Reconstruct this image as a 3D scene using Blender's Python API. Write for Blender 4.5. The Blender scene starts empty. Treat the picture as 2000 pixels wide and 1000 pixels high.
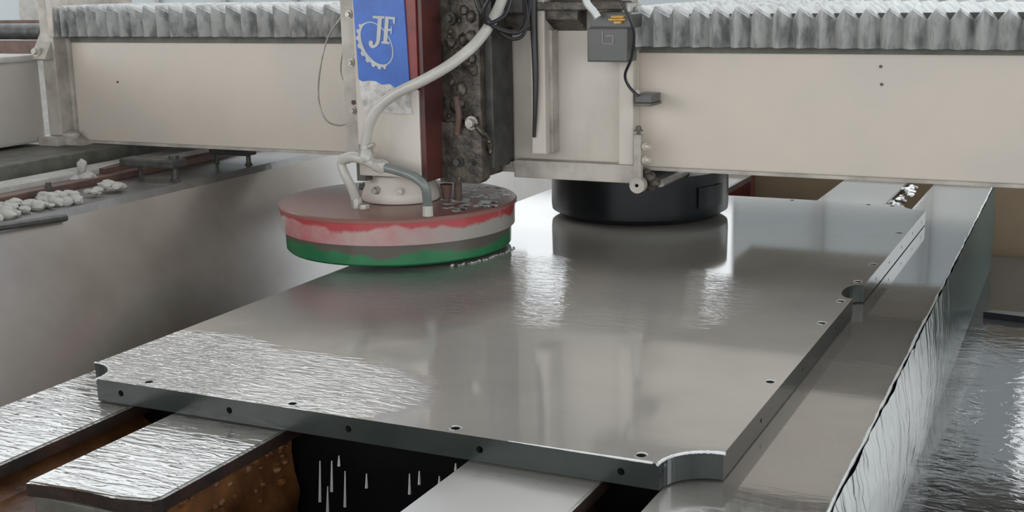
import bpy, bmesh, math, random
from mathutils import Vector, Matrix
random.seed(7)
# ---------------------------------------------------------------- camera, sky, added fill light, exposure
ZO = 0.85                                   # height of the slate's top over the floor
CAMH = 0.80                                 # camera over the slate's top
F = 2465.13
RX = Vector((0.90319328, -0.07492321, 0.42264454))
RY = Vector((0.42883187, 0.20012154, -0.88093961))
RZ = Vector((-0.01857745, 0.97690219, 0.21287789))
sc = bpy.context.scene
C = sc.collection
cd = bpy.data.cameras.new('camera'); cam = bpy.data.objects.new('camera', cd); C.objects.link(cam)
cd.sensor_width = 36; cd.lens = F / 2000 * 36; cd.clip_start = 0.05; cd.clip_end = 200
m = Matrix((RX, RY, RZ)).to_4x4(); m.translation = Vector((0, 0, CAMH + ZO)); cam.matrix_world = m
sc.camera = cam
w = bpy.data.worlds.new('overcast'); sc.world = w; w.use_nodes = True
bg = w.node_tree.nodes['Background']; bg.inputs[0].default_value = (0.93, 0.97, 1.0, 1); bg.inputs[1].default_value = 2.3
ad = bpy.data.lights.new('front_left_fill_light', 'AREA'); ad.energy = 150; ad.shape = 'RECTANGLE'; ad.size = 5; ad.size_y = 3; ad.color = (1, 0.975, 0.94)  # soft area light added at front left; no doorway is built there
ao = bpy.data.objects.new('front_left_fill_light', ad); C.objects.link(ao); ao.location = (-8.5, -4.5, 3.4)
ao.rotation_euler = (Vector((-1.6, 3.4, 1.2)) - ao.location).to_track_quat('-Z', 'Y').to_euler()
vs = sc.view_settings; vs.view_transform = 'Standard'; vs.look = 'None'; vs.exposure = 0.0; vs.gamma = 1; vs.use_curve_mapping = False

# a measured point: sight line (x, y) of the survey photograph cut with a plane, in metres from the slate's top
def _d(x, y):
    v = Vector((x - 1000, 500 - y, -F)); return Vector((RX.dot(v), RY.dot(v), RZ.dot(v)))
def PY(x, y, Y):
    d = _d(x, y); t = Y / d.y; return Vector((d.x * t, Y, d.z * t + CAMH))
def PZ(x, y, z=0.0):
    d = _d(x, y); t = (z - CAMH) / d.z; return Vector((d.x * t, d.y * t, z))
def PX(x, y, X):
    d = _d(x, y); t = X / d.x; return Vector((X, d.y * t, d.z * t + CAMH))

# ---------------------------------------------------------------- materials
class N:
    def __init__(s, name):
        s.m = bpy.data.materials.new(name); s.m.use_nodes = True; s.t = s.m.node_tree
        s.b = s.t.nodes['Principled BSDF']; s.out = s.t.nodes['Material Output']
    def n(s, typ, **k):
        o = s.t.nodes.new(typ)
        for a, v in k.items(): setattr(o, a, v)
        return o
    def l(s, a, b): s.t.links.new(a, b)
    def coord(s, scale=(1, 1, 1)):
        tc = s.n('ShaderNodeTexCoord'); mp = s.n('ShaderNodeMapping'); mp.inputs['Scale'].default_value = scale
        s.l(tc.outputs['Object'], mp.inputs['Vector']); return mp.outputs[0]
    def noise(s, vec, scale, detail=4, rough=.55, dist=0):
        o = s.n('ShaderNodeTexNoise'); o.inputs['Scale'].default_value = scale; o.inputs['Detail'].default_value = detail
        o.inputs['Roughness'].default_value = rough; o.inputs['Distortion'].default_value = dist
        s.l(vec, o.inputs['Vector']); return o.outputs['Fac']
    def ramp(s, fac, stops):
        r = s.n('ShaderNodeValToRGB'); e = r.color_ramp.elements
        while len(e) < len(stops): e.new(0.5)
        for i, (p, c) in enumerate(stops):
            e[i].position = p; e[i].color = (*c, 1) if not isinstance(c, (int, float)) else (c, c, c, 1)
        s.l(fac, r.inputs[0]); return r.outputs[0]
    def math(s, op, a, b=None):
        o = s.n('ShaderNodeMath', operation=op)
        for i, v in enumerate((a, b)):
            if v is None: continue
            if isinstance(v, (int, float)): o.inputs[i].default_value = v
            else: s.l(v, o.inputs[i])
        return o.outputs[0]
    def mix(s, fac, a, b):
        o = s.n('ShaderNodeMix', data_type='RGBA')
        for i, v in ((0, fac), (6, a), (7, b)):
            if isinstance(v, (int, float)): o.inputs[i].default_value = v if i == 0 else (v, v, v, 1)
            elif isinstance(v, tuple): o.inputs[i].default_value = (*v, 1)
            else: s.l(v, o.inputs[i])
        return o.outputs[2]
    def bump(s, h, strength=.3, dist=.005):
        o = s.n('ShaderNodeBump'); o.inputs['Distance'].default_value = dist
        if isinstance(strength, (int, float)): o.inputs['Strength'].default_value = strength
        else: s.l(strength, o.inputs['Strength'])
        s.l(h, o.inputs['Height']); return o.outputs[0]
def paint(name, c1, c2=None, scale=6, rough=.5, metal=0, stops=(.35, .7), stretch=(1, 1, 1), bumps=0.0, bscale=60, spots=None, coat=0, detail=5, spec=.5):
    k = N(name); v = k.coord(stretch); c2 = c2 or tuple(x * .8 for x in c1)
    col = k.ramp(k.noise(v, scale, detail, .6), [(stops[0], c2), (stops[1], c1)])
    if spots:                                       # (colour, scale, threshold)
        f = k.ramp(k.noise(k.coord(), spots[1], 3), [(spots[2], 0.0), (spots[2] + .04, 1.0)])
        col = k.mix(f, col, spots[0])
    k.l(col, k.b.inputs['Base Color']); k.b.inputs['Roughness'].default_value = rough; k.b.inputs['Metallic'].default_value = metal
    k.b.inputs['Coat Weight'].default_value = coat; k.b.inputs['Specular IOR Level'].default_value = spec
    if bumps: k.l(k.bump(k.noise(k.coord(), bscale, 4), bumps, .004), k.b.inputs['Normal'])
    return k.m

def wet(name, base, rough, ior, ripples, slurry=None, calm=.02, wave=(13, 62, 1), amp=1.0, base2=None, wdist=.008):
    """thin sheet of running water over grey slurry: dark body under a mirror film; ripples = [(x, y, rx, ry, strength)]"""
    k = N(name); tc = k.n('ShaderNodeTexCoord'); geo = k.n('ShaderNodeNewGeometry')
    hw = k.n('ShaderNodeMapping'); hw.inputs['Scale'].default_value = wave; hw.inputs['Rotation'].default_value = (0, 0, math.radians(0))
    k.l(tc.outputs['Object'], hw.inputs['Vector'])
    h = k.noise(hw.outputs[0], 1.0, 3, .5, .9)
    mask = None
    for (x, y, rx, ry, st) in ripples:
        mp = k.n('ShaderNodeMapping'); mp.vector_type = 'TEXTURE'
        mp.inputs['Location'].default_value = (x, y, ZO); mp.inputs['Scale'].default_value = (rx, ry, 5)
        k.l(geo.outputs['Position'], mp.inputs['Vector'])
        ln = k.n('ShaderNodeVectorMath', operation='LENGTH'); k.l(mp.outputs[0], ln.inputs[0])
        f = k.ramp(ln.outputs['Value'], [(.75, st), (1.0, 0.0)])
        mask = f if mask is None else k.math('MAXIMUM', mask, f)
    calmv = k.math('MAXIMUM', mask, calm) if mask is not None else calm
    nb = k.bump(h, calmv, wdist * amp)
    col = k.ramp(k.noise(k.coord((1, 1, 1)), 3.0, 4), [(.35, base2 or tuple(x * .75 for x in base)), (.7, base)])
    rsock = None
    if slurry:
        (x, y, rx, ry, r2, c2) = slurry
        mp = k.n('ShaderNodeMapping'); mp.vector_type = 'TEXTURE'
        mp.inputs['Location'].default_value = (x, y, ZO); mp.inputs['Scale'].default_value = (rx, ry, 5); k.l(geo.outputs['Position'], mp.inputs['Vector'])
        ln = k.n('ShaderNodeVectorMath', operation='LENGTH'); k.l(mp.outputs[0], ln.inputs[0])
        f = k.ramp(k.math('ADD', ln.outputs['Value'], k.math('MULTIPLY', k.noise(k.coord(), 4, 3), .3)), [(.6, 1.0), (1.15, 0.0)])
        rsock = k.math('ADD', k.math('MULTIPLY', f, r2 - rough), rough); col = k.mix(f, col, c2)
    df = k.n('ShaderNodeBsdfDiffuse'); gl = k.n('ShaderNodeBsdfGlossy'); mx = k.n('ShaderNodeMixShader'); fr = k.n('ShaderNodeFresnel')
    fr.inputs['IOR'].default_value = ior; gl.inputs['Roughness'].default_value = rough; gl.inputs['Color'].default_value = (.97, .975, .97, 1)
    if rsock is not None: k.l(rsock, gl.inputs['Roughness'])
    k.l(col, df.inputs['Color']); k.l(nb, gl.inputs['Normal']); k.l(fr.outputs[0], mx.inputs[0]); k.l(df.outputs[0], mx.inputs[1]); k.l(gl.outputs[0], mx.inputs[2])
    k.l(mx.outputs[0], k.out.inputs['Surface'])
    return k.m

M = {}
BE = (.62, .54, .46)
M['beige'] = paint('beige enamel', BE, (.55, .50, .445), 3, .45, spots=((.30, .22, .15), 9, .80))
M['beige_dirty'] = paint('beige enamel dirty', (.50, .46, .41), (.27, .24, .21), 9, .5, stops=(.3, .62), bumps=.15)
M['beige_light'] = paint('beige panel', (.62, .565, .50), (.47, .42, .36), 4, .4, stops=(.28, .6), stretch=(1, 1, .5))
M['grey_truck'] = paint('warm grey paint', (.46, .43, .385), (.38, .355, .32), 3, .55)
M['chalk'] = paint('chalky crust', (.50, .48, .44), (.35, .34, .32), 14, .7, bumps=.5)
M['steel_dark'] = paint('dark steel', (.10, .098, .09), (.04, .04, .038), 18, .5, .3, bumps=.3)
M['grease'] = paint('grease caked steel', (.13, .105, .08), (.028, .024, .02), 26, .38, .1, stops=(.38, .66), bumps=.9, bscale=45, spots=((.40, .36, .31), 34, .69))
M['red'] = paint('red enamel', (.23, .035, .03), (.10, .02, .02), 10, .35, stops=(.25, .6))
M['red_dark'] = paint('oxblood enamel', (.11, .028, .024), (.035, .018, .016), 7, .35, stops=(.3, .65))
M['blue'] = paint('blue sign', (.035, .14, .52), (.03, .10, .38), 16, .35, stops=(.3, .6), spots=((.25, .35, .62), 22, .68))
M['sign_grey'] = paint('sign lettering', (.52, .53, .53), (.44, .45, .46), 20, .5)
M['film'] = paint('torn white film', (.62, .60, .58), (.38, .35, .32), 30, .4, stops=(.35, .55), bumps=.6)
M['rubber'] = paint('black rubber', (.022, .023, .025), (.015, .015, .017), 8, .32)
M['head_black'] = paint('black shroud', (.010, .011, .013), (.007, .008, .009), 5, .3, spec=.3)
M['hose_white'] = paint('milky hose', (.56, .54, .49), (.44, .42, .38), 12, .35, coat=.2)
M['hose_green'] = paint('grey green hose', (.24, .27, .25), (.17, .19, .18), 14, .35, coat=.2)
M['zinc'] = paint('zinc fittings', (.52, .50, .45), (.28, .25, .22), 30, .4, .4)
M['white'] = paint('white plastic', (.72, .73, .72), (.62, .63, .62), 10, .4)
M['yellow'] = paint('yellow plastic', (.75, .42, .08), (.45, .25, .05), 40, .4)
M['box_grey'] = paint('dark grey plastic box', (.105, .105, .097), (.085, .085, .08), 6, .3)
M['bellows'] = paint('grey coated fabric', (.46, .46, .445), (.20, .205, .20), 26, .34, stops=(.36, .56), stretch=(1, 1, .5), bumps=.25, bscale=50)
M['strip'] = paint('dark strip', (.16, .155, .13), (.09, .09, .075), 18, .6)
M['rust'] = paint('wet rust', (.25, .105, .035), (.06, .024, .012), 9, .42, stops=(.3, .66), bumps=.8, bscale=26, spots=((.28, .19, .10), 16, .70))
M['rust_dark'] = paint('dark rust', (.045, .02, .012), (.012, .009, .008), 9, .5, bumps=.6, bscale=30)
M['void'] = paint('unlit iron', (.006, .006, .006), (.004, .004, .004), 6, .9, spec=.1)  # near-black: the darkness under the slate is put into the colour
M['rust_flat'] = paint('rusty bar', (.18, .10, .075), (.10, .06, .05), 12, .6)
M['slate_side'] = paint('cut slate edge', (.042, .05, .046), (.028, .034, .032), 9, .28, bumps=.06, bscale=80)
M['concrete'] = paint('stained concrete', (.22, .21, .19), (.13, .125, .11), 3, .7)
M['floor'] = paint('wet floor', (.10, .10, .095), (.06, .06, .055), 1.2, .35)
M['wall_pale'] = paint('pale wall panels', (.40, .43, .44), (.34, .37, .38), .6, .6)
M['wall_brown'] = paint('brown boards', (.30, .225, .145), (.22, .165, .11), 1.5, .6)
M['frame'] = paint('grey window frame', (.30, .31, .31), (.24, .25, .25), 3, .5)

p1, p2 = PZ(1040, 560), PZ(1390, 592)
corner = (-1.76, 2.04, .50, .36, .95)
RIP = [(-1.86, 2.0, .36, .32, 1.0), (-1.55, 2.05, .42, .22, .5), (-1.35, 2.98, .75, .44, .11)]
M['wet_slate'] = wet('wet slate', (.42, .395, .36), .07, 3.2, RIP, wave=(20, 84, 1), slurry=(-1.75, 2.74, .52, .62, .22, (.10, .098, .092)), calm=.006, base2=(.35, .33, .30), wdist=.011)
M['wet_table'] = wet('water on the bed plates', (.24, .225, .20), .05, 4.2, [(-1.75, 1.75, .62, .55, .32), (-.69, 4.9, .06, .5, 1.0)], slurry=(-.9, 1.4, .55, .95, .3, (.34, .32, .29)), calm=.012)
M['wet_floor'] = wet('running water', (.055, .057, .056), .07, 3.2, [(-.30, 2.7, .07, 1.3, .7)], calm=.26, wave=(16, 30, 1), wdist=.004)

# milky wet side wall (long concrete side of the tank)
M['side_wall'] = wet('wet grey side wall', (.27, .24, .21), .24, 2.7, [], calm=.02, wave=(.6, .8, 5), base2=(.20, .172, .145))
M['ledge'] = paint('dark wet ledge', (.20, .195, .185), (.10, .095, .09), 5, .3, bumps=.3)  # wall top, set darker than the wall's face
# falling water on the bed's side: white foam streaks near the camera end, thinner further away
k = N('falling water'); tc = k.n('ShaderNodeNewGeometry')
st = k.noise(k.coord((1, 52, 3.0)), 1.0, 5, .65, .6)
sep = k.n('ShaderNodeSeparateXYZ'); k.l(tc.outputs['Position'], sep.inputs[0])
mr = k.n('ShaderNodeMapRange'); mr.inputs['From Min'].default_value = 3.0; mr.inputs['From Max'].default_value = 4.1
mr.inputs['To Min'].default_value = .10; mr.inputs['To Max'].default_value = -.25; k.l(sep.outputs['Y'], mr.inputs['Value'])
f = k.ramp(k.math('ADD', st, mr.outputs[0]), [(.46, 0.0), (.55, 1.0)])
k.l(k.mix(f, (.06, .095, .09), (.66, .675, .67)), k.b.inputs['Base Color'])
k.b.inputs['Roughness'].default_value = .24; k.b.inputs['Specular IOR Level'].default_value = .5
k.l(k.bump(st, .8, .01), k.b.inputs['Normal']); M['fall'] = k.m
# bead of water
k = N('water bead'); k.b.inputs['Base Color'].default_value = (.62, .64, .63, 1); k.b.inputs['Roughness'].default_value = .06
k.b.inputs['Specular IOR Level'].default_value = 1; k.l(k.bump(k.noise(k.coord(), 60, 3), .5, .004), k.b.inputs['Normal']); M['bead'] = k.m
k = N('foam'); v = k.coord()
k.l(k.ramp(k.noise(v, 45, 4), [(.42, (.03, .03, .03)), (.52, (.72, .73, .72))]), k.b.inputs['Base Color']); k.b.inputs['Roughness'].default_value = .15
k.l(k.bump(k.noise(v, 60, 3), 1, .006), k.b.inputs['Normal']); M['foam'] = k.m
# grinding head paints: red worn to pinkish white / green worn to grey
def worn(name, top, low, scale, lim, z0, z1, patch=None):
    k = N(name); tc = k.n('ShaderNodeTexCoord'); sep = k.n('ShaderNodeSeparateXYZ'); k.l(tc.outputs['Object'], sep.inputs[0])
    mr = k.n('ShaderNodeMapRange'); mr.inputs['From Min'].default_value = z0; mr.inputs['From Max'].default_value = z1; k.l(sep.outputs['Z'], mr.inputs['Value'])
    nz = k.noise(k.coord((1, 1, .8)), scale, 4, .55)
    f = k.ramp(k.math('ADD', k.math('MULTIPLY', mr.outputs[0], .75), nz), [(lim, 0.0), (lim + .3, 1.0)])
    c = k.ramp(k.noise(k.coord(), 7, 3), [(.4, low[0]), (.62, low[1])])
    if patch:                                   # bare cream patch on the left, greyer towards the right
        g = k.n('ShaderNodeNewGeometry'); sx = k.n('ShaderNodeSeparateXYZ'); k.l(g.outputs['Position'], sx.inputs[0])
        nn = k.math('MULTIPLY', k.noise(k.coord(), 14, 3), .16)
        m1 = k.n('ShaderNodeMapRange'); m1.inputs['From Min'].default_value = -2.29; m1.inputs['From Max'].default_value = -2.33; k.l(k.math('SUBTRACT', sx.outputs['X'], nn), m1.inputs['Value'])
        c = k.mix(m1.outputs[0], c, patch)
        m2 = k.n('ShaderNodeMapRange'); m2.inputs['From Min'].default_value = -1.85; m2.inputs['From Max'].default_value = -1.66; k.l(sx.outputs['X'], m2.inputs['Value'])
        c = k.mix(m2.outputs[0], c, tuple(v * .55 for v in patch))
    k.l(k.mix(f, c, top), k.b.inputs['Base Color']); k.b.inputs['Roughness'].default_value = .35; k.b.inputs['Coat Weight'].default_value = .3
    return k.m
M['band_red'] = worn('worn red band', (.42, .05, .055), ((.50, .15, .16), (.47, .32, .30)), 9, .90, .085, .145, (.62, .58, .52))
M['pad_green'] = worn('worn green ring', (.10, .085, .07), ((.012, .15, .055), (.02, .19, .07)), 8, .88, .0, .085)
M['edge_wet'] = wet('wet cut slate edge', (.025, .029, .027), .12, 2.1, [], calm=.0)
M['disc_top'] = wet('wet disc cover', (.27, .115, .095), .30, 1.4, [], calm=.02, base2=(.25, .12, .105))

# ---------------------------------------------------------------- geometry helpers (points in metres from the slate's top; ZO is added once in link)
ORG = {}
def link(name, bm, mat, parent=None, loc=None, smooth=False, keep=None, up=False):
    me = keep
    if me is None:
        me = bpy.data.meshes.new(name); bmesh.ops.recalc_face_normals(bm, faces=bm.faces)
        if up and sum(f.normal.z for f in bm.faces) < 0: bmesh.ops.reverse_faces(bm, faces=bm.faces)
        bm.to_mesh(me); bm.free()
    me.transform(Matrix.Translation((0, 0, ZO)))
    o = bpy.data.objects.new(name, me)
    mats = mat if isinstance(mat, (list, tuple)) else [mat]
    if keep is None:
        for q in mats: me.materials.append(q)
    base = Vector((0, 0, 0))
    if parent is not None:
        base = ORG[parent.name]; o.parent = parent
        ORG[o.name] = base                      # child of child shares origin
        me.transform(Matrix.Translation(-base)) if not parent.get('_flat') else None
        ORG[o.name] = base
    elif loc is not None:
        base = Vector(loc); me.transform(Matrix.Translation(-base)); o.location = base; ORG[o.name] = base
    else: ORG[o.name] = base
    C.objects.link(o)
    if parent is not None and parent.type == 'MESH': pass
    if smooth:
        for p in me.polygons: p.use_smooth = True
        me.set_sharp_from_angle(angle=math.radians(38))
    return o
def thing(name, label, cat, loc, group=None):
    o = bpy.data.objects.new(name, None); o.empty_display_size = .05; C.objects.link(o)
    o.location = Vector((loc[0], loc[1], loc[2] + ZO)); ORG[o.name] = o.location.copy()
    return tag(o, label, cat, group)
def tag(o, label=None, cat=None, group=None, kind=None):
    if label: o['label'] = label
    if cat: o['category'] = cat
    if group: o['group'] = group
    if kind: o['kind'] = kind
    return o
def B(): return bmesh.new()
def box(bm, x0, x1, y0, y1, z0, z1, bev=0.0):
    r = bmesh.ops.create_cube(bm, size=1)
    for v in r['verts']:
        v.co = Vector((x0 + (v.co.x + .5) * (x1 - x0), y0 + (v.co.y + .5) * (y1 - y0), z0 + (v.co.z + .5) * (z1 - z0)))
    if bev:
        es = {e for v in r['verts'] for e in v.link_edges}
        bmesh.ops.bevel(bm, geom=list(es), offset=bev, segments=2, affect='EDGES', profile=.6)
    return bm
def cyl(bm, c, r0, r1, depth_vec, seg=24, caps=True):
    """cone/cylinder from c along depth_vec"""
    d = Vector(depth_vec); L = d.length; q = Vector((0, 0, 1)).rotation_difference(d.normalized()).to_matrix().to_4x4()
    bmesh.ops.create_cone(bm, cap_ends=caps, segments=seg, radius1=r0, radius2=r1, depth=L,
                          matrix=Matrix.Translation(Vector(c) + d / 2) @ q)
    return bm
def lathe(bm, prof, cx, cy, seg=96):
    rings = []
    for (r, z) in prof:
        if r < 1e-5: rings.append([bm.verts.new((cx, cy, z))]); continue
        rings.append([bm.verts.new((cx + r * math.cos(2 * math.pi * i / seg), cy + r * math.sin(2 * math.pi * i / seg), z)) for i in range(seg)])
    for a, b in zip(rings, rings[1:]):
        for i in range(seg):
            j = (i + 1) % seg
            if len(a) == 1 and len(b) == 1: continue
            if len(a) == 1: bm.faces.new((a[0], b[i], b[j]))
            elif len(b) == 1: bm.faces.new((a[i], b[0], a[j]))
            else: bm.faces.new((a[i], b[i], b[j], a[j]))
    return bm
def smoothpts(pts, n=8):
    P = [Vector(p) for p in pts]; P = [P[0] * 2 - P[1]] + P + [P[-1] * 2 - P[-2]]; out = []
    for i in range(1, len(P) - 2):
        for k_ in range(n):
            t = k_ / n; a, b, c, d = P[i - 1:i + 3]
            out.append(.5 * ((2 * b) + (c - a) * t + (2 * a - 5 * b + 4 * c - d) * t * t + (3 * b - a - 3 * c + d) * t ** 3))
    out.append(P[-2]); return out
def tube(bm, pts, r, seg=12, n=8, wob=0):
    pp = smoothpts(pts, n) if n > 1 else [Vector(p) for p in pts]; rings = []; up = Vector((0.3, -.2, 1)).normalized()
    for i, p in enumerate(pp):
        t = (pp[min(i + 1, len(pp) - 1)] - pp[max(i - 1, 0)]).normalized()
        a = t.cross(up)
        if a.length < .05: a = t.cross(Vector((1, 0, 0)))
        a.normalize(); b = t.cross(a); up = b if b.dot(up) > 0 else -b
        rr = r if not isinstance(r, (list, tuple)) else r[0] + (r[1] - r[0]) * i / (len(pp) - 1)
        rr *= 1 + wob * (random.random() - .5)
        rings.append([bm.verts.new(p + (a * math.cos(2 * math.pi * j / seg) + b * math.sin(2 * math.pi * j / seg)) * rr) for j in range(seg)])
    for a, b in zip(rings, rings[1:]):
        for j in range(seg): bm.faces.new((a[j], b[j], b[(j + 1) % seg], a[(j + 1) % seg]))
    bm.faces.new(rings[0]); bm.faces.new(rings[-1][::-1]); return bm
def prism(bm, poly, axis, a, b, mi=0):
    """extrude a 2D outline; axis 'z': poly in (x,y) from z=a to b; axis 'y': poly in (x,z); axis 'x': poly in (y,z)"""
    def v(p, t): return {'z': (p[0], p[1], t), 'y': (p[0], t, p[1]), 'x': (t, p[0], p[1])}[axis]
    A = [bm.verts.new(v(p, a)) for p in poly]; Bv = [bm.verts.new(v(p, b)) for p in poly]
    bm.faces.new(A); bm.faces.new(Bv[::-1]); n = len(poly)
    for i in range(n): bm.faces.new((A[i], A[(i + 1) % n], Bv[(i + 1) % n], Bv[i]))
    return bm
def tessel(bm, poly, ya, yb):
    from mathutils.geometry import tessellate_polygon
    A = [bm.verts.new((p[0], ya, p[1])) for p in poly]; D = [bm.verts.new((p[0], yb, p[1])) for p in poly]; n = len(poly)
    for t in tessellate_polygon([[Vector((p[0], p[1], 0)) for p in poly]]): bm.faces.new([A[i] for i in t])
    for i in range(n): bm.faces.new((A[i], A[(i + 1) % n], D[(i + 1) % n], D[i]))
def lump(bm, c, r, seed=0, flat=.6):
    R_ = random.Random(seed); g = bmesh.ops.create_icosphere(bm, subdivisions=2, radius=1)
    for v in g['verts']:
        s = r * (1 + .35 * (R_.random() - .5)); v.co = Vector((v.co.x * s * (1 + .2 * math.sin(seed)), v.co.y * s, v.co.z * s * flat)) + Vector(c)
    return bm
def hexbolt(bm, c, r, d, h):
    d = Vector(d).normalized(); cyl(bm, c, r * 1.45, r * 1.45, d * h * .3, 16); cyl(bm, Vector(c) + d * h * .3, r, r * .95, d * h * .7, 6)

# ---------------------------------------------------------------- the setting
bm = B(); box(bm, -16, 9, -6, 15, -ZO - .1, -ZO); tag(link('floor', bm, M['floor']), 'dark wet factory floor around the machine', kind='structure')
bm = B(); box(bm, -16, 9, -6, 3.7, 4.2, 4.35); tag(link('sky_block_roof', bm, M['concrete']), 'unseen roof added high over the machine to hold back sky light', kind='structure')  # unseen roof, added to cut sky light; ends short to light behind the girder
# back wall with two window openings
YW = 11.0
def wall_piece(bm, x0, x1, z0, z1): box(bm, x0, x1, YW, YW + .2, z0, z1)
W1 = (-5.7, -3.02, 1.18, 3.0); W2 = (.2, 3.9, .55, 3.0); W3 = (-.60, .2, 1.75, 3.0); TOP = 3.35
bm = B()
wall_piece(bm, -14.5, W1[0], -ZO, TOP); wall_piece(bm, W1[1], W3[0], -ZO, TOP); wall_piece(bm, W3[0], W3[1], -ZO, W3[2]); wall_piece(bm, W3[0], W3[1], W3[3], TOP); wall_piece(bm, W2[1], 8, -ZO, TOP)
wall_piece(bm, W1[0], W1[1], -ZO, W1[2]); wall_piece(bm, W1[0], W1[1], W1[3], TOP)
wall_piece(bm, W2[0], W2[1], -ZO, W2[2]); wall_piece(bm, W2[0], W2[1], W2[3], TOP)
wb = tag(link('wall_back', bm, M['wall_pale']), 'pale grey back wall of the hall seen mirrored in the wet slate', kind='structure')
bm = B()
for x in [-14 + .9 * i for i in range(24)]:
    if not (W1[0] - .1 < x < W1[1] + .1 or W3[0] - .1 < x < W2[1] + .1): box(bm, x, x + .06, YW - .05, YW, -ZO, TOP)
tag(link('wall_post', bm, M['frame'], wb), kind='stuff')
for i, W in enumerate((W1, W2, W3)):
    bm = B(); t = .05
    box(bm, W[0], W[1], YW + .05, YW + .12, W[2], W[2] + t); box(bm, W[0], W[1], YW + .05, YW + .12, W[3] - t, W[3])
    box(bm, W[0], W[0] + t, YW + .05, YW + .12, W[2] + t, W[3] - t); box(bm, W[1] - t, W[1], YW + .05, YW + .12, W[2] + t, W[3] - t)
    tag(link('window_%d' % (i + 1), bm, M['frame']), ('wide window in the back wall left of the black head', 'tall window opening at the right of the back wall', 'small high window opening beside the tall one')[i], kind='structure')
# low brown boarded wall behind the bed, right
bm = B(); box(bm, -2.2, 1.2, 5.78, 5.84, -ZO, .02)
bw = tag(link('wall_right', bm, M['wall_brown']), 'brown boarded low wall behind the drain channel', kind='structure')
bm = B(); box(bm, -1.62, -1.50, 5.70, 5.776, -ZO, .02); link('red_post', bm, M['red_dark'], bw)

# long side wall of the tank on the left, with the ledge that carries the gantry rail
XW = -2.7; ZW = .18
bm = B(); prism(bm, [(-3.95, -ZO), (XW + .48, -ZO), (XW, ZW - .02), (XW - .02, ZW), (-3.95, ZW)], 'y', -1.0, 10.5)
wl = tag(link('wall_left', bm, [M['side_wall'], M['ledge']], smooth=False), 'long wet grey-brown concrete side wall left of the slate', kind='structure')

for f in wl.data.polygons: f.material_index = 1 if f.normal.z > .5 else 0

# ---------------------------------------------------------------- machine bed
bed = thing('machine_bed', 'rusty cast iron machine bed with water-covered plates under the slate', 'machine bed', (-1.2, 3.4, -ZO))
YE = 5.42
def edgeX(x0, Y): return x0
plates = [(-2.06, -1.803, -.4), (-1.693, -1.42, 1.53), (-1.016, -.756, -.4), (-.652, None, -.4)]
for i, (x0, x1, y0) in enumerate(plates):
    bm = B()
    if x1 is None:
        poly = [(x0, y0), (-.337, y0), (-.37, 1.9), (-.395, 3.4), (-.422, YE), (x0, YE)]
    elif i == 1:
        poly = [(x0, 1.52), (-1.60, 1.535), (-1.50, 1.53), (x1 - .01, 1.545), (x1, 1.56), (x1, YE), (x0, YE)]
    else: poly = [(x0, y0), (x1, y0), (x1, YE), (x0, YE)]
    prism(bm, poly, 'z', -.078, -.05)
    es = [e for e in bm.edges if all(abs(v.co.z + .05) < 1e-4 for v in e.verts)]
    bmesh.ops.bevel(bm, geom=es, offset=.004, segments=2, affect='EDGES')
    for f in bm.faces: f.material_index = 0 if f.normal.z > .5 or abs(f.calc_center_median().z + .05) < .003 else 1
    p = link('bed_plate', bm, [M['wet_table'], M['rust_dark']], bed)
    for f in p.data.polygons: f.material_index = 0 if f.center.z + ORG[bed.name].z > ZO - .0555 else 1
    if x1 is not None:
        bm = B(); y0w = y0 if i != 1 else 1.60
        y1w = YE - .05 if i != 1 else 1.98
        # rough cast web, lumpy surface
        nx = int(max(4, min(60, (y1w - y0w) / .02))); nz = 12; xs = x1 - (.045 if i != 1 else .03)
        grid = [[bm.verts.new((xs + random.uniform(-.006, .006) + (.018 * math.sin(j * .5) if k_ > 2 else 0), y0w + (y1w - y0w) * j / nx, -.078 - .5 * k_ / nz)) for k_ in range(nz + 1)] for j in range(nx + 1)]
        for j in range(nx):
            for k_ in range(nz): bm.faces.new((grid[j][k_], grid[j + 1][k_], grid[j + 1][k_ + 1], grid[j][k_ + 1]))
        box(bm, x0 + .03, xs - .03, y0w, y1w, -.6, -.078)
        for j in range(40): lump(bm, (xs - .001, random.uniform(y0w + .03, min(y1w, 2.3)), -.095 - random.random() ** 2 * .09), random.uniform(.004, .012), j, .8)
        link('web', bm, M['rust'], p, smooth=True)
        if i == 1:
            bm = B(); box(bm, x0 + .004, x1 - .03, 1.53, 1.56, -.6, -.079, .004); link('end_face', bm, M['strip'], p)
    else:
        bm = B(); box(bm, x0 + .05, -.46, y0, YE, -.6, -.078); link('web', bm, M['rust_dark'], p)
# trough between the first two plates, cross ribs, pan under everything
bm = B(); prism(bm, [(-1.86, -.085), (-1.80, -.12), (-1.66, -.17), (-1.66, -.25), (-1.86, -.25)], 'y', -.4, 1.98); link('trough', bm, M['rust'], bed)
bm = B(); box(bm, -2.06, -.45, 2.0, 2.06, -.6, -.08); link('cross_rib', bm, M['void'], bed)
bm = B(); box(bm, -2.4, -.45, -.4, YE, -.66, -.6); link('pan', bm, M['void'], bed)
for (xa, xb, mt) in ((-.752, -.722, 'chalk'), (-.715, -.695, 'red_dark'), (-.69, -.665, 'chalk')):
    bm = B(); box(bm, xa, xb, 1.2, 1.99, -.20, -.17, .003); link('strip', bm, M[mt], bed)
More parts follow.
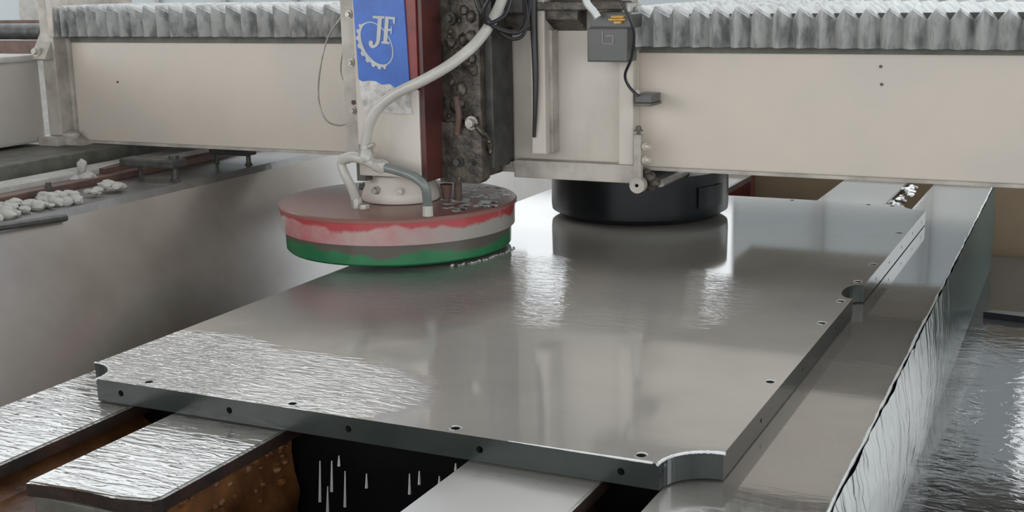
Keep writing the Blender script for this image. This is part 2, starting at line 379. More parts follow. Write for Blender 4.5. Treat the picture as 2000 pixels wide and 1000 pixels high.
# right side of the bed with water running down
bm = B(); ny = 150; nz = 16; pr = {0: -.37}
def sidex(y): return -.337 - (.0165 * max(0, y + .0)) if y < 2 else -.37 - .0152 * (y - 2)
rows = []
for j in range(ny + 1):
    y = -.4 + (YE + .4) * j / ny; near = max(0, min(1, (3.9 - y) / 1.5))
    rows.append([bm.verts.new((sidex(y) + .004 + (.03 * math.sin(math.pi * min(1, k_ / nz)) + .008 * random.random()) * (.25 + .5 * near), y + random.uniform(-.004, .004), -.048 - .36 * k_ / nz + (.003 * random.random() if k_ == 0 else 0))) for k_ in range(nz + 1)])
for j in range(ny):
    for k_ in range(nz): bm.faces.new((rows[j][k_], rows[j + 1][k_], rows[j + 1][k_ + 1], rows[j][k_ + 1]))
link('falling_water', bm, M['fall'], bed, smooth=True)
bm = B(); box(bm, -.46, -.385 - .06, -.4, YE, -.6, -.08); link('side_plate', bm, M['steel_dark'], bed)
bm = B(); tube(bm, [(sidex(y) - .001 + random.uniform(-.0012, .0012), y, -.048) for y in [1.2 + i * .06 for i in range(70)]], .0032, 6, 2, .9)
tag(link('water_lip', bm, M['bead'], bed, smooth=True), kind='stuff')
# foam on the far ends of the gaps
bm = B()
for i in range(26): lump(bm, (-.725 + random.uniform(-.025, .025), 4.62 + i * .028, -.052), random.uniform(.008, .02), i, .5)
tag(link('foam', bm, M['foam'], bed, smooth=True), kind='stuff')
# dripping water under the slate's front edge
bm = B()
for (x, y, L) in ((625, 900, 80), (648, 900, 60), (674, 920, 70), (662, 890, 20), (716, 925, 28), (800, 925, 40), (819, 920, 26), (858, 930, 18), (890, 905, 14), (890, 930, 12), (640, 950, 50)):
    a = PY(x, y, 1.93); b = PY(x, y + L, 1.93)
    tube(bm, [a, a.lerp(b, .5), b], [.0012, .0032], 6, 3)
tag(link('dripping_water', bm, M['bead'], bed, smooth=True), kind='stuff')

# ---------------------------------------------------------------- drain channel on the right
ch = thing('drain_channel', 'shallow grey drain channel of running water along the right side', 'channel', (.2, 2.5, -ZO))
bm = B(); nx, ny = 40, 120; ZC = -.4
g = []
for i in range(nx + 1):
    row = []
    for j in range(ny + 1):
        x = -.47 + 1.5 * i / nx; y = -.4 + 6.1 * j / ny
        h = .005 * math.exp(-((x + .345) / .03) ** 2) * (.5 + .5 * math.sin(y * 9 + math.sin(y * 23))) * (1 if y < 3.9 else .3)
        row.append(bm.verts.new((x, y, ZC + h + random.uniform(-.0002, .0002))))
    g.append(row)
for i in range(nx):
    for j in range(ny): bm.faces.new((g[i][j], g[i + 1][j], g[i + 1][j + 1], g[i][j + 1]))
link('water_surface', bm, M['wet_floor'], ch, smooth=True, up=True)
bm = B(); box(bm, -.46, 1.1, -.4, 5.7, -ZO, ZC - .02); link('channel_floor', bm, M['concrete'], ch)
bm = B(); box(bm, 1.02, 1.12, -.4, 5.7, ZC - .02, -.05); link('channel_kerb', bm, M['concrete'], ch)
bm = B(); a = PZ(1922, 607, ZC + .02); b = PZ(2010, 604, ZC + .04)
prism(bm, [(a.x, a.y - .02), (b.x + .12, b.y - .06), (b.x + .12, b.y + .02), (a.x + .03, a.y + .02)], 'z', ZC - .005, ZC + .022)
tag(link('flat_bar', bm, M['rubber'], loc=(a.x, a.y, ZO + ZC)), 'thin black flat bar lying across the wet channel floor', 'bar')

# ---------------------------------------------------------------- slate slab
X0, X1, Y0, Y1, TH, RP = -1.975, -.562, 1.909, 4.56, .047, .086
YM = (Y0 + Y1) / 2
def arc(cx, cy, r, a0, a1, n=14): return [(cx + r * math.cos(math.radians(a0 + (a1 - a0) * i / n)), cy + r * math.sin(math.radians(a0 + (a1 - a0) * i / n))) for i in range(n + 1)]
out = []
out += arc(X0, Y0, RP, 90, 0); out += arc(X1, Y0, RP, 180, 90)
out += [(X1 + .078 * 0 - .04 * math.sin(math.radians(a)) ** .8 if 0 < a < 180 else X1, YM - .078 * math.cos(math.radians(a))) for a in range(0, 181, 12)]
out += arc(X1, Y1, RP, 270, 180); out += arc(X0, Y1, RP, 0, -90)
out += [(X0 + .04 * math.sin(math.radians(a)) ** .8 if 0 < a < 180 else X0, YM + .078 * math.cos(math.radians(a))) for a in range(0, 181, 12)]
bm = B(); prism(bm, out, 'z', -TH, 0)
bmesh.ops.recalc_face_normals(bm, faces=bm.faces)
for f in bm.faces: f.material_index = 0 if f.normal.z > .5 else (2 if f.normal.x > .9 else 1)
me = bpy.data.meshes.new('slab'); bm.to_mesh(me); bm.free(); me.materials.append(M['wet_slate']); me.materials.append(M['slate_side']); me.materials.append(M['edge_wet'])
tmp = bpy.data.objects.new('tmp', me); C.objects.link(tmp)
bm = B()
tops = [(-1.90 + .2125 * i, 1.934) for i in range(0)] + [(-1.049, 1.933), (-.69, 1.936), (-.587, 2.416), (-.585, 2.897), (-.585, 3.12), (-.585, 3.345), (-.584, 3.571), (-.585, 4.05), (-1.40, 4.53), (-1.038, 4.532), (-.765, 4.53), (-.683, 4.53), (-1.41, 1.934), (-1.77, 1.934)]
for (x, y) in tops: cyl(bm, (x, y, -.022), .0085, .0085, (0, 0, .03), 20)
for x in (-1.825, -1.546, -1.267, -.988, -.717): cyl(bm, (x, Y0 - .01, -.024), .0068, .0068, (0, .035, 0), 20)
for y in (2.25, 2.6, 2.95, 3.5, 3.72, 3.95, 4.18, 4.38): cyl(bm, (X1 - .025, y, -.024), .005, .005, (.035, 0, 0), 16)
me2 = bpy.data.meshes.new('cut'); bmesh.ops.recalc_face_normals(bm, faces=bm.faces)
for f in bm.faces: f.material_index = 1
bm.to_mesh(me2); bm.free(); me2.materials.append(M['wet_slate']); me2.materials.append(M['slate_side']); me2.materials.append(M['edge_wet'])
cut = bpy.data.objects.new('cut', me2); C.objects.link(cut)
md = tmp.modifiers.new('b', 'BOOLEAN'); md.object = cut; md.operation = 'DIFFERENCE'; md.solver = 'EXACT'
bpy.context.view_layer.update()
me = bpy.data.meshes.new_from_object(tmp.evaluated_get(bpy.context.evaluated_depsgraph_get()))
bpy.data.objects.remove(tmp); bpy.data.objects.remove(cut)
me.name = 'slate'
slab = thing('slate_slab', 'large dark slate billiard slab with notched pocket corners, wet with grey slurry', 'slab', (-1.27, 3.23, -TH))
link('body', None, [M['wet_slate'], M['slate_side'], M['edge_wet']], slab, keep=me)
bm = B()
ar = arc(X1, Y0, RP + .002, 182, 88, 20)
tube(bm, [(x, y, .0005) for x, y in ar], .0030, 6, 3, .35)
tube(bm, [(x, Y0 + .001, 0) for x in [-.66 - .03 * i for i in range(10)]], [.0024, .001], 6, 3, .3)
tube(bm, [(x, y, .0003) for x, y in arc(X0, Y0, RP + .002, 92, -2, 16)], .002, 6, 2, .8)
for (x, y) in tops[:8]:
    tube(bm, [(px, py, .0003) for px, py in arc(x, y, .0115, 20, 150, 8)], .0009, 5, 1, .9); tube(bm, [(px, py, .0003) for px, py in arc(x, y, .0115, 200, 290, 6)], .0008, 5, 1, .9)
tag(link('water_bead', bm, M['bead'], slab, smooth=True), kind='stuff')

# ---------------------------------------------------------------- gantry bridge
YB = 3.47; ZBm = .26; ZT = .68
br = thing('gantry_bridge', 'long beige steel bridge girder crossing over the slate', 'gantry', (-1.3, 3.9, ZBm))
bm = B(); box(bm, -3.42, .9, YB, 3.80, ZBm, ZT, .006); link('front_girder', bm, M['beige'], br)
bm = B(); box(bm, -3.41, .9, YB - .012, YB, ZBm - .006, ZBm + .004, .001); link('bottom_flange', bm, M['beige_dirty'], br)
# rear girder with two openings beside the second spindle
bm = B()
for (xa, xb) in ((-1.87, -1.385), (-1.205, .9)): box(bm, xa, xb, 4.36, 4.62, .20, .62)
box(bm, -2.3, .9, 4.36, 4.62, .62, .70); box(bm, -2.3, -2.15, 3.80, 4.62, .30, .70); link('rear_girder', bm, M['beige'], br)
bm = B(); box(bm, -1.205, .9, 3.80, 4.36, ZBm, ZBm + .03); link('bottom_cover', bm, M['strip'], br)
# left end
bm = B(); box(bm, -3.48, -3.42, 3.40, 3.82, .285, .80, .004); box(bm, -3.42, -3.405, 3.455, 3.47, .27, .63, .003); link('end_plate', bm, M['beige_dirty'], br)
bm = B(); box(bm, -3.50, -3.405, 3.36, 3.50, .245, .285, .006); lump(bm, (-3.40, 3.42, .285), .03, 3); prism(bm, [(-3.43, .25), (-3.33, .25), (-3.40, .285), (-3.43, .285)], 'y', 3.40, 3.468)
link('foot_block', bm, M['beige_dirty'], br)
bm = B(); box(bm, -4.1, -3.50, .6, 3.40, .262, .555, .01); et = link('end_truck', bm, M['grey_truck'], br)
bm = B(); box(bm, -4.12, -3.49, .58, 3.42, .553, .575, .006)
for i in range(18): lump(bm, (-3.55 - random.random() * .25, 2.4 + random.random() * 1.0, .577), random.uniform(.012, .03), i, .3)
link('truck_cap', bm, M['chalk'], br)
bm = B(); prism(bm, [(3.36, .56), (3.47, .56), (3.47, .68), (3.44, .68)], 'x', -3.50, -3.43); hexbolt(bm, (-3.47, 3.37, .585), .012, (0, -1, .2), .02); link('gusset', bm, M['beige_dirty'], br)
for (x, y) in ((1720, 130), (1722, 165), (230, 160)):
    p = PY(x, y, YB); bm = B(); cyl(bm, p + Vector((0, .001, 0)), .0045, .004, (0, -.004, 0), 12); link('plug', bm, M['rust_flat'], br)
# dark strip painted in as the bellows' shadow on the girder
bm = B(); box(bm, -3.40, -2.16, YB - .006, YB, .614, .70); box(bm, -1.245, .9, YB - .006, YB, .592, .70); link('bellows_shadow_strip', bm, M['strip'], br)

# ---------------------------------------------------------------- bellows covers
def bellows(name, label, xa, xb, n, zb, zt, tilt, tight, yb):
    bm = B(); P = []
    t = thing(name, label, 'bellows', ((xa + xb) / 2, 3.44, zb))
    rnd = random.Random(n)
    for i in range(2 * n + 1):
        u = i / (2 * n); u2 = u ** 1.0 if not tight else (u ** (1.22))
        x = xa + (xb - xa) * u2
        o = (i % 2 == 0); jit = rnd.uniform(-.003, .003)
        d = 0 if o else .050
        zz = zt + tilt * (x - xa) ; zbb = zb + tilt * .3 * (x - xa)
        row = [(x, 3.395 + d, zbb - .0), (x + jit, 3.392 + d + jit * .4, (zbb + zz) / 2), (x, 3.395 + d, zz - (.004 if o else .034)), (x, 3.40 + d * 1.3, zz - (0 if o else .030)),
               (x, 3.55, zz + (.002 if o else -.022)), (x, yb, zz + (.002 if o else -.022)), (x, yb + .03, zz - .1)]
        P.append([bm.verts.new(q) for q in row])
    for a, b in zip(P, P[1:]):
        for k_ in range(len(a) - 1): bm.faces.new((a[k_], b[k_], b[k_ + 1], a[k_ + 1]))
    o = link('pleated_cover', bm, M['bellows'], t)
    sm = o.modifiers.new('t', 'SOLIDIFY'); sm.thickness = .0022; sm.offset = 1
    return t
bl = bellows('bellows_cover', 'grey pleated bellows cover along the girder left of the blue sign', -3.40, -2.135, 23, .638, .742, -.004, True, 3.78)
bR = bellows('bellows_cover', 'grey pleated bellows cover along the girder right of the carriage', -1.235, .9, 37, .612, .722, -.012, False, 4.30)
bm = B(); box(bm, -1.262, -1.236, 3.37, 3.46, .60, .735, .003); link('end_frame', bm, M['zinc'], bR)
bm = B(); box(bm, -3.425, -3.40, 3.385, 3.468, .635, .80, .003); link('end_frame', bm, M['beige_dirty'], bl)

# ---------------------------------------------------------------- carriage
ca = thing('head_carriage', 'beige carriage plate with recessed panels on the girder middle', 'carriage', (-1.48, 3.44, .22))
bm = B(); box(bm, -1.72, -1.245, 3.448, 3.468, .232, 1.0); link('back_plate', bm, M['beige_light'], ca)
bm = B(); box(bm, -1.545, -1.50, 3.37, 3.448, .30, 1.0, .004); link('rib', bm, M['beige_light'], ca)
bm = B(); box(bm, -1.505, -1.49, 3.40, 3.448, .30, .66, .003); link('rib', bm, M['beige_dirty'], ca)
bm = B(); box(bm, -1.29, -1.245, 3.415, 3.448, .255, 1.0, .005); link('rib', bm, M['beige_light'], ca)
bm = B(); box(bm, -1.62, -1.232, 3.40, 3.448, .222, .275, .004); link('bottom_lip', bm, M['beige_dirty'], ca)
bm = B(); box(bm, -1.70, -1.62, 3.41, 3.448, .236, .268, .003)
for x in (-1.675, -1.64, -1.69): hexbolt(bm, (x, 3.41, .255), .008, (0, -1, 0), .012)
link('bolt_bar', bm, M['beige_dirty'], ca)
bm = B(); prism(bm, [(3.448, .655), (3.38, .69), (3.38, .72), (3.448, .72)], 'x', -1.50, -1.40); box(bm, -1.72, -1.25, 3.36, 3.448, .715, .74, .004); prism(bm, [(3.448, .655), (3.40, .67), (3.40, .72), (3.448, .72)], 'x', -1.70, -1.55)
link('ledge', bm, M['grease'], ca)
bm = B()
for s in ((-1.69, .70), (-1.60, .71)): box(bm, s[0], s[0] + .05, 3.33, 3.40, s[1], s[1] + .08, .004)
box(bm, -1.72, -1.10, 3.40, 3.46, .745, .78, .004); link('bracket', bm, M['steel_dark'], ca)
bm = B(); p = PY(975, 25, 3.33); hexbolt(bm, p, .012, (0, -1, 0), .02); link('bolt', bm, M['zinc'], ca)

# guide slide caked in grease between column and carriage
sl = thing('guide_slide', 'dark vertical guide slide caked in grease beside the red column', 'slide', (-1.74, 3.36, .23))
bm = B(); box(bm, -1.815, -1.66, 3.27, 3.44, .235, 1.0, .006); prism(bm, [(-1.79, .222), (-1.665, .222), (-1.65, .235), (-1.65, .36), (-1.69, .40), (-1.79, .40)], 'y', 3.25, 3.30)
link('slide_block', bm, M['grease'], sl)
bm = B()
for i in range(34):
    a = PY(random.uniform(872, 925), random.uniform(10, 335), 3.268); lump(bm, a, random.uniform(.005, .016), i, 1.2)
tag(link('grease', bm, M['grease'], sl, smooth=True), kind='stuff')
for (x, y, r) in ((893, 128, .010), (922, 240, .014), (897, 316, .011), (925, 318, .006), (880, 36, .012)):
    bm = B(); hexbolt(bm, PY(x, y, 3.25), r, (0, -1, 0), .022); link('bolt', bm, M['zinc'] if r > .012 else M['steel_dark'], sl)
bm = B(); box(bm, -1.80, -1.785, 3.262, 3.29, .24, .98); link('rail_edge', bm, M['beige_dirty'], sl)
bm = B(); tube(bm, [PY(890, 190, 3.24), PY(896, 225, 3.23), PY(893, 262, 3.24)], .009, 8); link('greasy_link', bm, M['rust_flat'], sl, smooth=True)
bm = B(); tube(bm, [PY(925, 240, 3.25), PY(942, 258, 3.24), PY(955, 275, 3.26), PY(957, 300, 3.3)], .007, 8); link('greasy_link', bm, M['grease'], sl, smooth=True)
bm = B(); box(bm, -1.662, -1.635, 3.30, 3.44, .26, 1.0, .004); link('side_cover', bm, M['steel_dark'], sl)

# ---------------------------------------------------------------- spindle column with the sign
co = thing('spindle_column', 'beige and red spindle column carrying a blue sign', 'machine column', (-1.9, 3.28, .24))
bm = B(); box(bm, -2.008, -1.797, 3.15, 3.44, .245, 1.0, .006); link('housing', bm, M['beige_light'], co)
bm = B(); prism(bm, [(-1.835, .535), (-1.7955, .50), (-1.7955, 1.0), (-1.835, 1.0)], 'y', 3.145, 3.30); 
link('red_cheek', bm, M['red'], co)
bm = B(); box(bm, -1.7945, -1.78, 3.152, 3.262, .235, 1.0, .002); link('side_cheek', bm, M['red_dark'], co)
fa, fb = PY(676, 8, 3.2), PY(692, 300, 3.2)
bm = B(); box(bm, -2.062, -2.01, 3.17, 3.22, .285, .90, .003); fl = link('flange', bm, M['beige_dirty'], co)
for (x, y) in ((682, 28), (686, 122), (690, 216)):
    bm = B(); hexbolt(bm, PY(x, y, 3.169), .008, (0, -1, 0), .012); link('bolt', bm, M['zinc'], fl)
bm = B(); cyl(bm, PY(691, 200, 3.170), .007, .007, (0, -.003, 0), 14); link('plug', bm, M['red_dark'], fl)
bm = B(); box(bm, -2.03, -2.0, 3.17, 3.25, .225, .285, .002); link('bracket', bm, M['strip'], co)
# sign: local frame u to the right, v down, measured on its face
U0 = PY(691, 2, 3.145); SW = (PY(796, 2, 3.145) - U0).x; SH = SW / 347 * 495
def S(u, v): return (U0.x + (u - 303) / 347 * SW, U0.z - (v - 5) / 347 * SW)
sg = []
bm = B(); prism(bm, [S(303, -120), S(640, -120), S(632, 5), S(650, 500), S(615, 505), S(590, 478), S(560, 488), S(520, 462), S(470, 468), S(430, 448), S(380, 446), S(345, 452), S(318, 440), S(303, 5)], 'y', 3.140, 3.149); sign = link('sign_plate', bm, M['blue'], co)
tag(sign, 'blue sign plate with grey letters J F over a gear ring')
bm = B(); prism(bm, [S(318, 436), S(345, 448), S(380, 442), S(430, 446), S(470, 462), S(520, 458), S(560, 482), S(640, 500), S(640, 560), S(655, 625), S(560, 632), S(460, 622), S(350, 628), S(325, 560)], 'y', 3.1425, 3.149); link('torn_film', bm, M['film'], co)
def ringpt(c, rx, ry, rot, a):
    x = rx * math.cos(a); y = ry * math.sin(a); return (c[0] + x * math.cos(rot) - y * math.sin(rot), c[1] + x * math.sin(rot) + y * math.cos(rot))
bm = B(); c = (447, 240); n = 120; rot = math.radians(55)
inner = []; outer = []
for i in range(n):
    a = 2 * math.pi * i / n; q = ringpt(c, 128, 84, rot, a)
    s = max(0, math.sin(a - .1)); s2 = s ** .7 if s > 0 else 0            # thick on the lower left
    th = 6 + 16 * s2; tooth = 13 if (s2 > .25 and (i // 3) % 2 == 0) else 0
    inner.append(q); outer.append(ringpt(c, 128 + th + tooth, 84 + th + tooth, rot, a))
V = lambda p, y: bm.verts.new((S(*p)[0], y, S(*p)[1]))
iv = [V(p, 3.1385) for p in inner]; ov = [V(p, 3.1385) for p in outer]; iv2 = [V(p, 3.140) for p in inner]; ov2 = [V(p, 3.140) for p in outer]
for i in range(n):
    j = (i + 1) % n; bm.faces.new((iv[i], iv[j], ov[j], ov[i])); bm.faces.new((ov[i], ov[j], ov2[j], ov2[i])); bm.faces.new((iv[i], iv[j], iv2[j], iv2[i]))
link('gear_ring', bm, M['sign_grey'], sign)
J = [(432, 87), (512, 90), (511, 101), (490, 103), (474, 215), (466, 240), (450, 256), (425, 266), (405, 258), (397, 240), (402, 225), (418, 222), (427, 232), (423, 246), (436, 246), (446, 230), (451, 205), (464, 103), (431, 98)]
Fp = [(508, 90), (576, 95), (572, 130), (562, 130), (560, 108), (534, 104), (528, 158), (545, 158), (548, 145), (553, 146), (549, 186), (543, 186), (543, 170), (526, 170), (519, 228), (534, 232), (533, 242), (480, 238), (481, 229), (494, 227), (511, 104), (508, 101)]
for nm, pl in (('letter_j', J), ('letter_f', Fp)):
    bm = B(); tessel(bm, [S(*p) for p in pl], 3.1375, 3.1395); link(nm, bm, M['sign_grey'], sign)

# ---------------------------------------------------------------- first grinding head
hx, hy, hr = -1.985, 3.33, .362
gh = thing('grinding_head', 'round red and green grinding head pressed on the slate beneath the column', 'grinding head', (hx, hy, 0))
def hl(name, prof, mat, par=gh, seg=112):
    bm = B(); lathe(bm, prof, hx, hy, seg); return link(name, bm, mat, par, smooth=True)
hl('disc_cover', [(0, .155), (.30, .153), (hr + .002, .150), (hr + .006, .146), (hr + .006, .138), (hr - .01, .137), (0, .137)], M['disc_top'])
hl('band', [(hr - .02, .140), (hr, .138), (hr - .001, .073), (hr - .02, .072)], M['band_red'])
hl('pad_ring', [(.1, .078), (hr - .012, .074), (hr - .014, .015), (hr - .020, .009), (.1, .009), (.1, .078)], M['pad_green'])
ux, uy = -1.955, 3.30
bm = B(); lathe(bm, [(0, .156), (.118, .156), (.122, .165), (.118, .185), (.104, .215), (.10, .235), (.06, .238), (0, .238)], ux, uy, 64); hub = link('hub', bm, M['beige_light'], gh, smooth=True)
for a in (-150, -100, -62):
    bm = B(); d = Vector((math.cos(math.radians(a)), math.sin(math.radians(a)), .1)); hexbolt(bm, Vector((ux, uy, .183)) + d * .112, .010, d, .016); link('bolt', bm, M['steel_dark'] if a == -150 else M['zinc'], hub)
bm = B(); cyl(bm, (-1.79, 3.36, .15), .012, .012, (0, 0, .09), 14); cyl(bm, (-1.82, 3.34, .15), .01, .02, (0, 0, .05), 12); link('guide_pin', bm, M['rust_flat'], gh, smooth=True)
bm = B()
rr = random.Random(3)
for i in range(60):
    a = rr.uniform(-.5, 1.15); r = rr.uniform(.16, .345); lump(bm, (hx + r * math.cos(a) , hy + r * math.sin(a), .152), rr.uniform(.010, .028), i, .10)
tag(link('foam', bm, M['foam'], gh, smooth=True), kind='stuff')
# little splash crown at the pad's foot
bm = B()
for i in range(40):
    a = math.radians(-35 + 50 * i / 40 + rr.uniform(-.5, .5)); r = hr + .004 + rr.uniform(-.006, .01); lump(bm, (hx + r * math.cos(a) * .975, hy + r * math.sin(a) * .975, .002), rr.uniform(.002, .0045), i, .6)
tag(link('splash', bm, M['bead'], gh, smooth=True), kind='stuff')

# second head, black
qx, qy, qr = -1.478, 4.12, .305
g2 = thing('polishing_head', 'black round polishing head behind the carriage', 'grinding head', (qx, qy, 0))
bm = B(); lathe(bm, [(0, .185), (.26, .18), (qr, .165), (qr + .002, .045), (qr, .024), (qr - .034, .004), (qr - .05, .003), (0, .003)], qx, qy, 112); link('shroud', bm, M['head_black'], g2, smooth=True)
bm = B(); cyl(bm, (qx, qy, .18), .10, .10, (0, 0, .40), 32); link('spindle', bm, M['steel_dark'], g2, smooth=True)
bm = B(); a0 = math.radians(-32)
pts = [(qx + (qr + .004) * math.cos(a0 + t * .02), qy + (qr + .004) * math.sin(a0 + t * .02)) for t in range(22)]
vs_ = [[bm.verts.new((x, y, z)) for z in (.055, .125)] for x, y in pts]
for a, b in zip(vs_, vs_[1:]): bm.faces.new((a[0], b[0], b[1], a[1]))
sk = link('skirt_flap', bm, M['head_black'], g2); sm = sk.modifiers.new('s', 'SOLIDIFY'); sm.thickness = .004

# ---------------------------------------------------------------- hoses and fittings
def hose(name, label, pts, r, mat, cat='hose', seg=16, group=None):
    bm = B(); tube(bm, pts, r, seg); o = link(name, bm, mat, loc=(pts[-1][0], pts[-1][1], pts[-1][2] + ZO), smooth=True)
    return tag(o, label, cat, group)
hs = thing('water_hose', 'thick milky white water hose sweeping down over the blue sign', 'hose', tuple(PY(713, 292, 3.08)))
bm = B(); tube(bm, [PY(1000, -60, 3.34), PY(972, 20, 3.28), PY(935, 78, 3.18), PY(885, 122, 3.11), PY(830, 155, 3.085), PY(775, 182, 3.085), PY(738, 212, 3.08), PY(719, 252, 3.08), PY(713, 296, 3.08)], .0155, 18)
link('pipe', bm, M['hose_white'], hs, smooth=True)
bm = B(); a = PY(714, 282, 3.08); b = PY(716, 304, 3.08); cyl(bm, a, .021, .021, (0, 0, -.03), 20); cyl(bm, a + Vector((.018, -.01, -.006)), .008, .007, (.018, 0, .008), 8); link('clamp', bm, M['zinc'], hs, smooth=True)
bm = B(); tube(bm, [PY(668, 312, 3.09), PY(690, 306, 3.08), PY(716, 313, 3.075), PY(745, 328, 3.08)], .0165, 16); lump(bm, PY(716, 305, 3.07), .022, 5, 1); lump(bm, PY(741, 325, 3.075), .022, 8, 1); link('tee_fitting', bm, M['hose_white'], hs, smooth=True)
bm = B(); tube(bm, [PY(674, 309, 3.09), PY(667, 322, 3.09), PY(676, 345, 3.09), PY(686, 365, 3.1), PY(695, 390, 3.12)], .0135, 16); b1 = link('branch_hose', bm, M['hose_white'], hs, smooth=True)
bm = B(); tube(bm, [PY(738, 324, 3.08), PY(775, 333, 3.07), PY(808, 345, 3.06), PY(830, 365, 3.06), PY(835, 398, 3.08)], .0135, 16); tag(link('branch_hose', bm, M['hose_green'], hs, smooth=True), 'grey-green hose')
bm = B(); a = PY(696, 384, 3.12); cyl(bm, (a.x, a.y, .15), .018, .016, (0, 0, .035), 8); cyl(bm, (a.x + .025, a.y, .152), .02, .018, (0, 0, .014), 8); link('nipple', bm, M['zinc'], hs)
bm = B(); a = PY(835, 395, 3.08); cyl(bm, (a.x, a.y, .152), .0155, .0145, (0, 0, .03), 12); link('nipple', bm, M['hose_white'], hs)

hose('thin_wire', 'thin pale wire looping down over the girder left of the column', [PY(690, -20, 3.34), PY(668, 30, 3.36), PY(640, 75, 3.37), (PY(626, 130, 3.37)), PY(622, 190, 3.38), PY(635, 232, 3.38), PY(662, 245, 3.36), PY(692, 236, 3.22)], .0028, M['zinc'], 'wire', 8)
hose('thin_wire', 'short pale wire close beside the column flange', [PY(676, 25, 3.30), PY(672, 85, 3.33), PY(666, 125, 3.34), PY(668, 150, 3.34), PY(682, 170, 3.24)], .0024, M['zinc'], 'wire', 8)
hose('black_strap', 'long straight black strap hanging before the carriage panel', [PY(1041, -10, 3.36), PY(1043, 60, 3.36), PY(1046, 150, 3.36), PY(1045, 215, 3.36), PY(1043, 268, 3.365)], [.0125, .005], M['rubber'], 'strap')
hose('black_cable', 'black cable drooping in a loop under the hose top', [PY(925, -15, 3.2), PY(938, 22, 3.2), PY(962, 50, 3.22), PY(1000, 64, 3.24), PY(1022, 55, 3.26), PY(1028, 20, 3.28), PY(1020, -15, 3.3)], .0065, M['rubber'], 'cable', 10)
hose('black_cable', 'lower black cable forming the longest loop over the left recess', [PY(935, -15, 3.22), PY(950, 30, 3.22), PY(975, 62, 3.24), PY(1000, 76, 3.26), PY(1022, 68, 3.27), PY(1032, 30, 3.28), PY(1034, -15, 3.3)], .005, M['rubber'], 'cable', 10)
hose('black_cable', 'black cable crossing at the very top beside the hose', [PY(960, -10, 3.15), PY(945, 20, 3.15), PY(952, 45, 3.17), PY(985, 30, 3.2), PY(1000, -10, 3.25)], .006, M['rubber'], 'cable', 10)
hose('black_cable', 'thin black cable running from the box down to the limit switch', [PY(1205, -12, 3.3), PY(1222, 20, 3.30), PY(1238, 60, 3.31), PY(1234, 110, 3.33), PY(1221, 145, 3.36), PY(1228, 168, 3.37), PY(1246, 188, 3.37)], .0042, M['rubber'], 'cable', 8)

# control box
jb = thing('junction_box', 'dark grey plastic box hung before the carriage top', 'box', tuple(PY(1190, 118, 3.34)))
a = PY(1146, 40, 3.33); b = PY(1225, 122, 3.33)
bm = B(); box(bm, a.x, b.x, 3.33, 3.41, b.z, a.z - .02, .005); link('case', bm, M['box_grey'], jb)
bm = B(); box(bm, a.x + .01, b.x + .012, 3.325, 3.43, a.z - .022, a.z + .022, .006); link('lid', bm, M['box_grey'], jb)
bm = B(); q = PY(1176, 60, 3.328); r = PY(1198, 86, 3.328)
for (x0, x1, z0, z1) in ((q.x, q.x + .0015, r.z, q.z), (q.x, r.x, r.z, r.z + .0015), (r.x - .0015, r.x, r.z, r.z + .022), (q.x + .012, r.x, r.z + .022, r.z + .0235)): box(bm, x0, x1, 3.327, 3.3305, z0, z1)
link('label_outline', bm, M['chalk'], jb)
bm = B(); q = PY(1205, 36, 3.32); box(bm, q.x - .022, q.x + .024, 3.31, 3.335, q.z - .006, q.z + .0, .002); box(bm, q.x - .014, q.x + .02, 3.308, 3.33, q.z + .001, q.z + .007, .002); box(bm, q.x - .006, q.x + .014, 3.31, 3.33, q.z - .014, q.z - .007, .001); link('terminal', bm, M['yellow'], jb)
bm = B(); tube(bm, [PY(1140, -12, 3.30), PY(1148, 8, 3.30), PY(1160, 22, 3.30), PY(1168, 34, 3.30)], .010, 8); tag(link('white_lever', bm, M['white'], loc=tuple(PY(1168, 34, 3.30) + Vector((0, 0, ZO))), smooth=True), 'white slanted plastic lever above the dark grey box', 'lever')
# limit switch and linkage on the carriage's right edge
ls = thing('limit_switch', 'small grey limit switch on the carriage right edge', 'switch', tuple(PY(1256, 205, 3.40)))
a = PY(1240, 184, 3.38); b = PY(1272, 202, 3.38)
bm = B(); box(bm, a.x, b.x, 3.38, 3.46, b.z, a.z, .003); link('case', bm, M['box_grey'], ls)
bm = B(); box(bm, a.x - .002, b.x + .003, 3.37, 3.46, b.z - .008, b.z, .002); link('tray', bm, M['strip'], ls)
bm = B(); cyl(bm, PY(1246, 184, 3.40), .008, .006, (0, 0, .014), 10); link('gland', bm, M['zinc'], ls)
rl = thing('link_arm', 'beige vertical link arm with round eye at the carriage right edge', 'lever', tuple(PY(1246, 362, 3.40)))
a = PY(1239, 262, 3.40); b = PY(1258, 350, 3.40)
bm = B(); box(bm, a.x, b.x - .006, 3.39, 3.41, b.z - .01, a.z, .003); e = PY(1247, 361, 3.40); cyl(bm, e + Vector((0, .012, 0)), .023, .023, (0, -.026, 0), 28); link('arm', bm, M['beige_dirty'], rl, smooth=True)
bm = B(); cyl(bm, e + Vector((0, -.013, 0)), .005, .005, (0, -.003, 0), 12); link('pin', bm, M['void'], rl)
bm = B(); cyl(bm, PY(1247, 262, 3.40), .006, .006, (0, 0, .024), 10); hexbolt(bm, PY(1247, 256, 3.4), .009, (0, 0, 1), .012); link('rod', bm, M['strip'], rl)
bm = B()
for (x, y) in ((1258, 286), (1258, 312)): hexbolt(bm, PY(x, y, 3.40), .008, (1, -.3, 0), .02)
link('bolt', bm, M['beige'], rl)
bm = B()
for i, (x, y, r) in enumerate(((1268, 345, .018), (1278, 356, .016), (1268, 366, .014), (1262, 335, .012))): lump(bm, PY(x, y, 3.44), r, i, .9)
link('greasy_joint', bm, M['grease'], rl, smooth=True)
